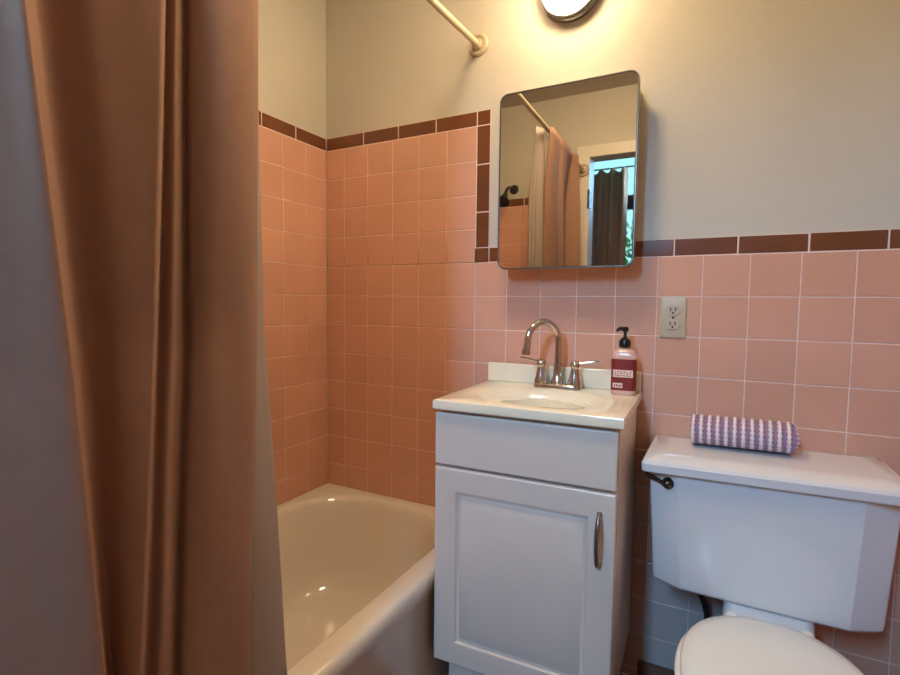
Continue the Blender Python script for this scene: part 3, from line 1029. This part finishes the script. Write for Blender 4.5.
# ------------------------------------------------------------------ toilet
TX = 1.453
def toilet():
    t = thing('toilet', 'white two piece toilet right of the vanity', 'toilet', (TX, -0.3, 0))
    # tank: straight back, chamfered front corners, slightly tapering down
    def plan(hw, yb, yf, ch, z, cx=TX, cy=None):
        cd = ch * 0.5
        pts = [(cx - hw, yb), (cx - hw, yf + cd), (cx - hw + ch * 1.05, yf), (cx + hw - ch * 1.05, yf), (cx + hw, yf + cd), (cx + hw, yb)]
        return [(x, y, z) for x, y in pts]
    bm = bmesh.new()
    loft(bm, [plan(0.208, -0.03, -0.222, 0.05, 0.4205), plan(0.218, -0.024, -0.240, 0.056, 0.4235), plan(0.2225, -0.02, -0.247, 0.058, 0.432),
              plan(0.224, -0.02, -0.25, 0.06, 0.445), plan(0.240, -0.018, -0.252, 0.062, 0.712)])
    obj('tank', bm, M['porcelain'], t, bevel=0.006, seg=3, angle=16)
    # lid
    bm = bmesh.new()
    loft(bm, [plan(0.244, -0.012, -0.258, 0.012, 0.7115), plan(0.249, -0.008, -0.266, 0.012, 0.7035), plan(0.252, -0.006, -0.269, 0.012, 0.706),
              plan(0.253, -0.006, -0.270, 0.012, 0.724), plan(0.250, -0.009, -0.266, 0.012, 0.731), plan(0.232, -0.026, -0.246, 0.012, 0.7395), plan(0.2, -0.05, -0.21, 0.01, 0.7405)])
    tilt = Matrix.Translation((TX - 0.25, 0, 0.71)) @ Matrix.Rotation(R(-1.0), 4, 'Y') @ Matrix.Translation((-TX + 0.25, 0, -0.71))
    bmesh.ops.transform(bm, matrix=tilt, verts=bm.verts)
    obj('tank_lid', bm, M['porcelain'], t, bevel=0.003, seg=3, angle=30)
    # flush lever on the left chamfer
    bm = bmesh.new()
    c = Vector((1.258, -0.2445, 0.678))
    n = Vector((-0.43, -0.90, 0))
    n.normalize()
    rot = Vector((0, 0, 1)).rotation_difference(n).to_matrix().to_4x4()
    lathe(bm, [(0.014, -0.004), (0.014, 0.003), (0.011, 0.008), (0.007, 0.012), (0.001, 0.014)], n=22)
    bmesh.ops.transform(bm, matrix=Matrix.Translation(c) @ rot, verts=bm.verts)
    a = c + n * 0.010
    tube(bm, [a + Vector((0.004, -0.003, -0.002)), a + Vector((-0.016, 0.008, 0.004)), a + Vector((-0.036, 0.016, 0.009)), a + Vector((-0.048, 0.02, 0.012))], [0.005, 0.0048, 0.006, 0.004], 12)
    lv = obj('flush_lever', bm, M['oldchrome'], t)
    lv['label'] = 'tarnished dark chrome flush lever'
    # bowl
    BX = TX + 0.018
    def egg(hw, yb, yf, z, e=2.3, n=64):
        cy = yb - (yb - yf) * 0.46
        out = []
        for i in range(n):
            th = 2 * PI * i / n
            c_, s_ = math.cos(th), math.sin(th)
            b = (yb - cy) if s_ > 0 else (cy - yf)
            ee = e if s_ > 0 else 2.05
            rr = (abs(c_ / hw) ** ee + abs(s_ / b) ** ee) ** (-1 / ee)
            out.append((BX + rr * c_, cy + rr * s_, z))
        return out
    bm = bmesh.new()
    loft(bm, [egg(0.105, -0.18, -0.56, 0.0), egg(0.108, -0.175, -0.565, 0.012), egg(0.098, -0.18, -0.54, 0.04), egg(0.09, -0.19, -0.5, 0.14), egg(0.105, -0.19, -0.53, 0.22),
              egg(0.145, -0.2, -0.62, 0.3), egg(0.162, -0.225, -0.68, 0.348), egg(0.170, -0.245, -0.69, 0.366), egg(0.170, -0.245, -0.69, 0.380)])
    obj('bowl', bm, M['porcelain'], t, angle=60)
    bm = bmesh.new()
    L = []
    for hw, y0, y1, z in ((0.08, -0.3, -0.06, 0.24), (0.086, -0.285, -0.045, 0.33), (0.088, -0.245, -0.04, 0.40), (0.085, -0.243, -0.043, 0.4235)):
        L.append(rrect(BX - hw, BX + hw, y0, y1, 0.02, z, 5, 2))
    loft(bm, L)
    obj('tank_shelf', bm, M['porcelain'], t, angle=50)
    bm = bmesh.new()
    loft(bm, [egg(0.168, -0.252, -0.688, 0.381), egg(0.172, -0.248, -0.692, 0.384), egg(0.172, -0.248, -0.692, 0.392), egg(0.168, -0.252, -0.688, 0.395)])
    obj('seat', bm, M['seatplastic'], t, angle=60)
    bm = bmesh.new()
    loft(bm, [egg(0.160, -0.254, -0.682, 0.3965), egg(0.163, -0.251, -0.685, 0.399), egg(0.163, -0.251, -0.685, 0.406), egg(0.158, -0.256, -0.680, 0.411),
              egg(0.14, -0.274, -0.66, 0.414), egg(0.09, -0.34, -0.58, 0.4165), egg(0.03, -0.4, -0.5, 0.417)])
    obj('seat_lid', bm, M['seatplastic'], t, angle=60)
    for sx in (-0.07, 0.07):
        bm = bmesh.new()
        lathe(bm, [(0.013, 0.0), (0.013, 0.012), (0.009, 0.016), (0.001, 0.017)], (BX + sx, -0.262, 0.3955), n=18)
        obj('hinge_cap', bm, M['seatplastic'], t)
    return t
toilet()

def supply():
    t = thing('water_supply', 'dark supply hose and stop valve on the wall under the toilet tank', 'valve', (1.35, 0, 0.17))
    vx, vz = 1.352, 0.195
    bm = bmesh.new()
    lathe(bm, [(0.026, 0.0), (0.022, -0.006), (0.009, -0.009), (0.009, -0.045)], (vx, -0.0005, vz), 'Y', 22)
    lathe(bm, [(0.012, -0.014), (0.012, 0.02)], (vx, -0.05, vz), 'Z', 18)
    obj('stop_valve', bm, M['oldchrome'], t)
    bm = bmesh.new()
    lathe(bm, [(0.007, 0.0), (0.007, -0.028), (0.017, -0.03), (0.019, -0.038), (0.013, -0.045)], (vx, -0.05, vz), 'X', 18)
    obj('valve_handle', bm, M['hose'], t)
    bm = bmesh.new()
    tube(bm, catmull([(vx, -0.05, vz + 0.02), (vx + 0.002, -0.052, vz + 0.06), (1.346, -0.07, 0.31), (1.332, -0.1, 0.365), (1.328, -0.11, 0.41)], 8), 0.0075, 12)
    lathe(bm, [(0.014, 0.0), (0.017, 0.006), (0.017, 0.024), (0.012, 0.0355)], (1.328, -0.11, 0.385), n=18)
    obj('hose', bm, M['hose'], t)
supply()

# ------------------------------------------------------------------ rolled towel on the tank lid
def towel():
    x0, x1 = 1.312, 1.532
    cy = -0.1
    turns, n = 3.2, 200
    rmax, pitch = 0.0445, 0.0095
    sec = []
    for i in range(n + 1):
        t = i / n
        a = 2 * PI * turns * t
        r = rmax - pitch * turns * t
        sec.append((r * math.cos(a - 1.2) * 1.08, r * math.sin(a - 1.2) * 0.94))
    outer, inner = [], []
    th = 0.0078
    for i, (u, v) in enumerate(sec):
        l = math.hypot(u, v)
        outer.append((u, v))
        inner.append((u * (1 - th / l), v * (1 - th / l)))
    bm = bmesh.new()
    uvl = bm.loops.layers.uv.new('UVMap')
    nx = 60
    rows = []
    lowest = min(v for u, v in outer)
    base = 0.7455
    for k in range(nx + 1):
        s = k / nx
        edge = min(s, 1 - s) * nx
        pinch = 1 - 0.05 * math.exp(-edge)
        wob = 0.0012 * math.sin(s * 2 * PI * 12)
        row = []
        x = x0 + (x1 - x0) * s
        for (u, v) in outer + list(reversed(inner)):
            q = 1 + wob / 0.04
            jit = 0.006 * math.sin(v * 60 + 1) * (1 if k == nx else 0)
            row.append(bm.verts.new((x + jit, cy + u * pinch * q, base + (v - lowest) * pinch * q)))
        rows.append(row)
    m = len(rows[0])
    for k in range(nx):
        for i in range(m):
            j = (i + 1) % m
            f = bm.faces.new((rows[k][i], rows[k + 1][i], rows[k + 1][j], rows[k][j]))
            for lp in f.loops:
                v = lp.vert
                kk = k if v in (rows[k][i], rows[k][j]) else k + 1
                ii = i if v in (rows[k][i], rows[k + 1][i]) else i + 1
                arc = ii / n if ii <= n else (2 * n + 1 - ii) / n
                lp[uvl].uv = (kk / nx, arc)
    for row, rev in ((rows[0], True), (rows[-1], False)):
        for i in range(n):
            q = [row[i], row[i + 1], row[m - 2 - i], row[m - 1 - i]]
            f = bm.faces.new(q if rev else list(reversed(q)))
            for lp in f.loops:
                lp[uvl].uv = (0.02, 0.5)
    rotm = Matrix.Translation((1.414, cy, 0)) @ Matrix.Rotation(R(-1.0), 4, 'Y') @ Matrix.Rotation(R(-1.5), 4, 'Z') @ Matrix.Translation((-1.414, -cy, 0))
    bmesh.ops.transform(bm, matrix=rotm, verts=bm.verts)
    zmin = min(v.co.z for v in bm.verts)
    o = obj('hand_towel', bm, M['towel'], angle=60)
    o.location.z = 0.7425
    tag(o, 'rolled white and purple striped hand towel on the toilet tank lid', 'towel')
towel()

# ------------------------------------------------------------------ tree outside the far window
def tree():
    t = thing('garden_tree', 'green leafy tree outside the far window, glimpsed in the mirror', 'tree', (0.3, -6.5, -0.5))
    bm = bmesh.new()
    tube(bm, [(0.3, -6.5, -0.5), (0.32, -6.5, 0.5), (0.28, -6.52, 1.2)], [0.09, 0.07, 0.05], 10)
    obj('trunk', bm, M['bark'], t)
    bm = bmesh.new()
    for i in range(700):
        while True:
            p = Vector((random.uniform(-1, 1), random.uniform(-1, 1), random.uniform(-1, 1)))
            if p.length < 1:
                break
        c = Vector((0.2 + p.x * 0.9, -6.5 + p.y * 0.7, 1.5 + p.z * 0.9))
        a = Vector((random.uniform(-1, 1), random.uniform(-1, 1), random.uniform(-1, 1))).normalized()
        b = a.orthogonal().normalized()
        w, l = 0.035, 0.06
        cn = a.cross(b) * 0.008
        vs = [bm.verts.new(c - a * l), bm.verts.new(c + b * w + cn), bm.verts.new(c + a * l), bm.verts.new(c - b * w + cn)]
        bm.faces.new((vs[0], vs[1], vs[2]))
        bm.faces.new((vs[0], vs[2], vs[3]))
    obj('foliage', bm, M['leaf'], t, smooth=False)
tree()
structure('ground', bx(-8, 8, -12, YB - 0.1, -0.62, -0.5), M['leaf'], smooth=False)

# ------------------------------------------------------------------ light
w = bpy.data.worlds.new('World')
scene.world = w
w.use_nodes = True
bg = w.node_tree.nodes['Background']
bg.inputs['Color'].default_value = (0.25, 0.57, 1.0, 1)
bg.inputs['Strength'].default_value = 92.0

def portal(name, loc, rot, sx, sy):
    l = bpy.data.lights.new(name, 'AREA')
    l.shape = 'RECTANGLE'
    l.size, l.size_y = sx, sy
    l.cycles.is_portal = True
    o = bpy.data.objects.new(name, l)
    o.location = loc
    o.rotation_euler = rot
    COL.objects.link(o)
portal('daylight_portal', ((WX0 + WX1) / 2, YB - 0.08, (WZ0 + WZ1) / 2), (R(90), 0, 0), WX1 - WX0, WZ1 - WZ0)
portal('daylight_portal', ((VX_0 + VX_1) / 2, YB - 0.08, (VZ_0 + VZ_1) / 2), (R(90), 0, 0), VX_1 - VX_0, VZ_1 - VZ_0)

# ------------------------------------------------------------------ camera
cd = bpy.data.cameras.new('Camera')
cd.sensor_fit = 'HORIZONTAL'
cd.sensor_width = 36.0
cd.lens = 36.0 * FPX / 900.0
cd.clip_start = 0.01
co = bpy.data.objects.new('Camera', cd)
COL.objects.link(co)
m3 = Matrix((rt, upv, -fw)).transposed()
co.matrix_world = Matrix.Translation(CAMP) @ m3.to_4x4()
scene.camera = co

vs = scene.view_settings
vs.view_transform = 'Standard'
vs.look = 'None'
vs.gamma = 1.0
vs.use_curve_mapping = False
vs.exposure = 0.6
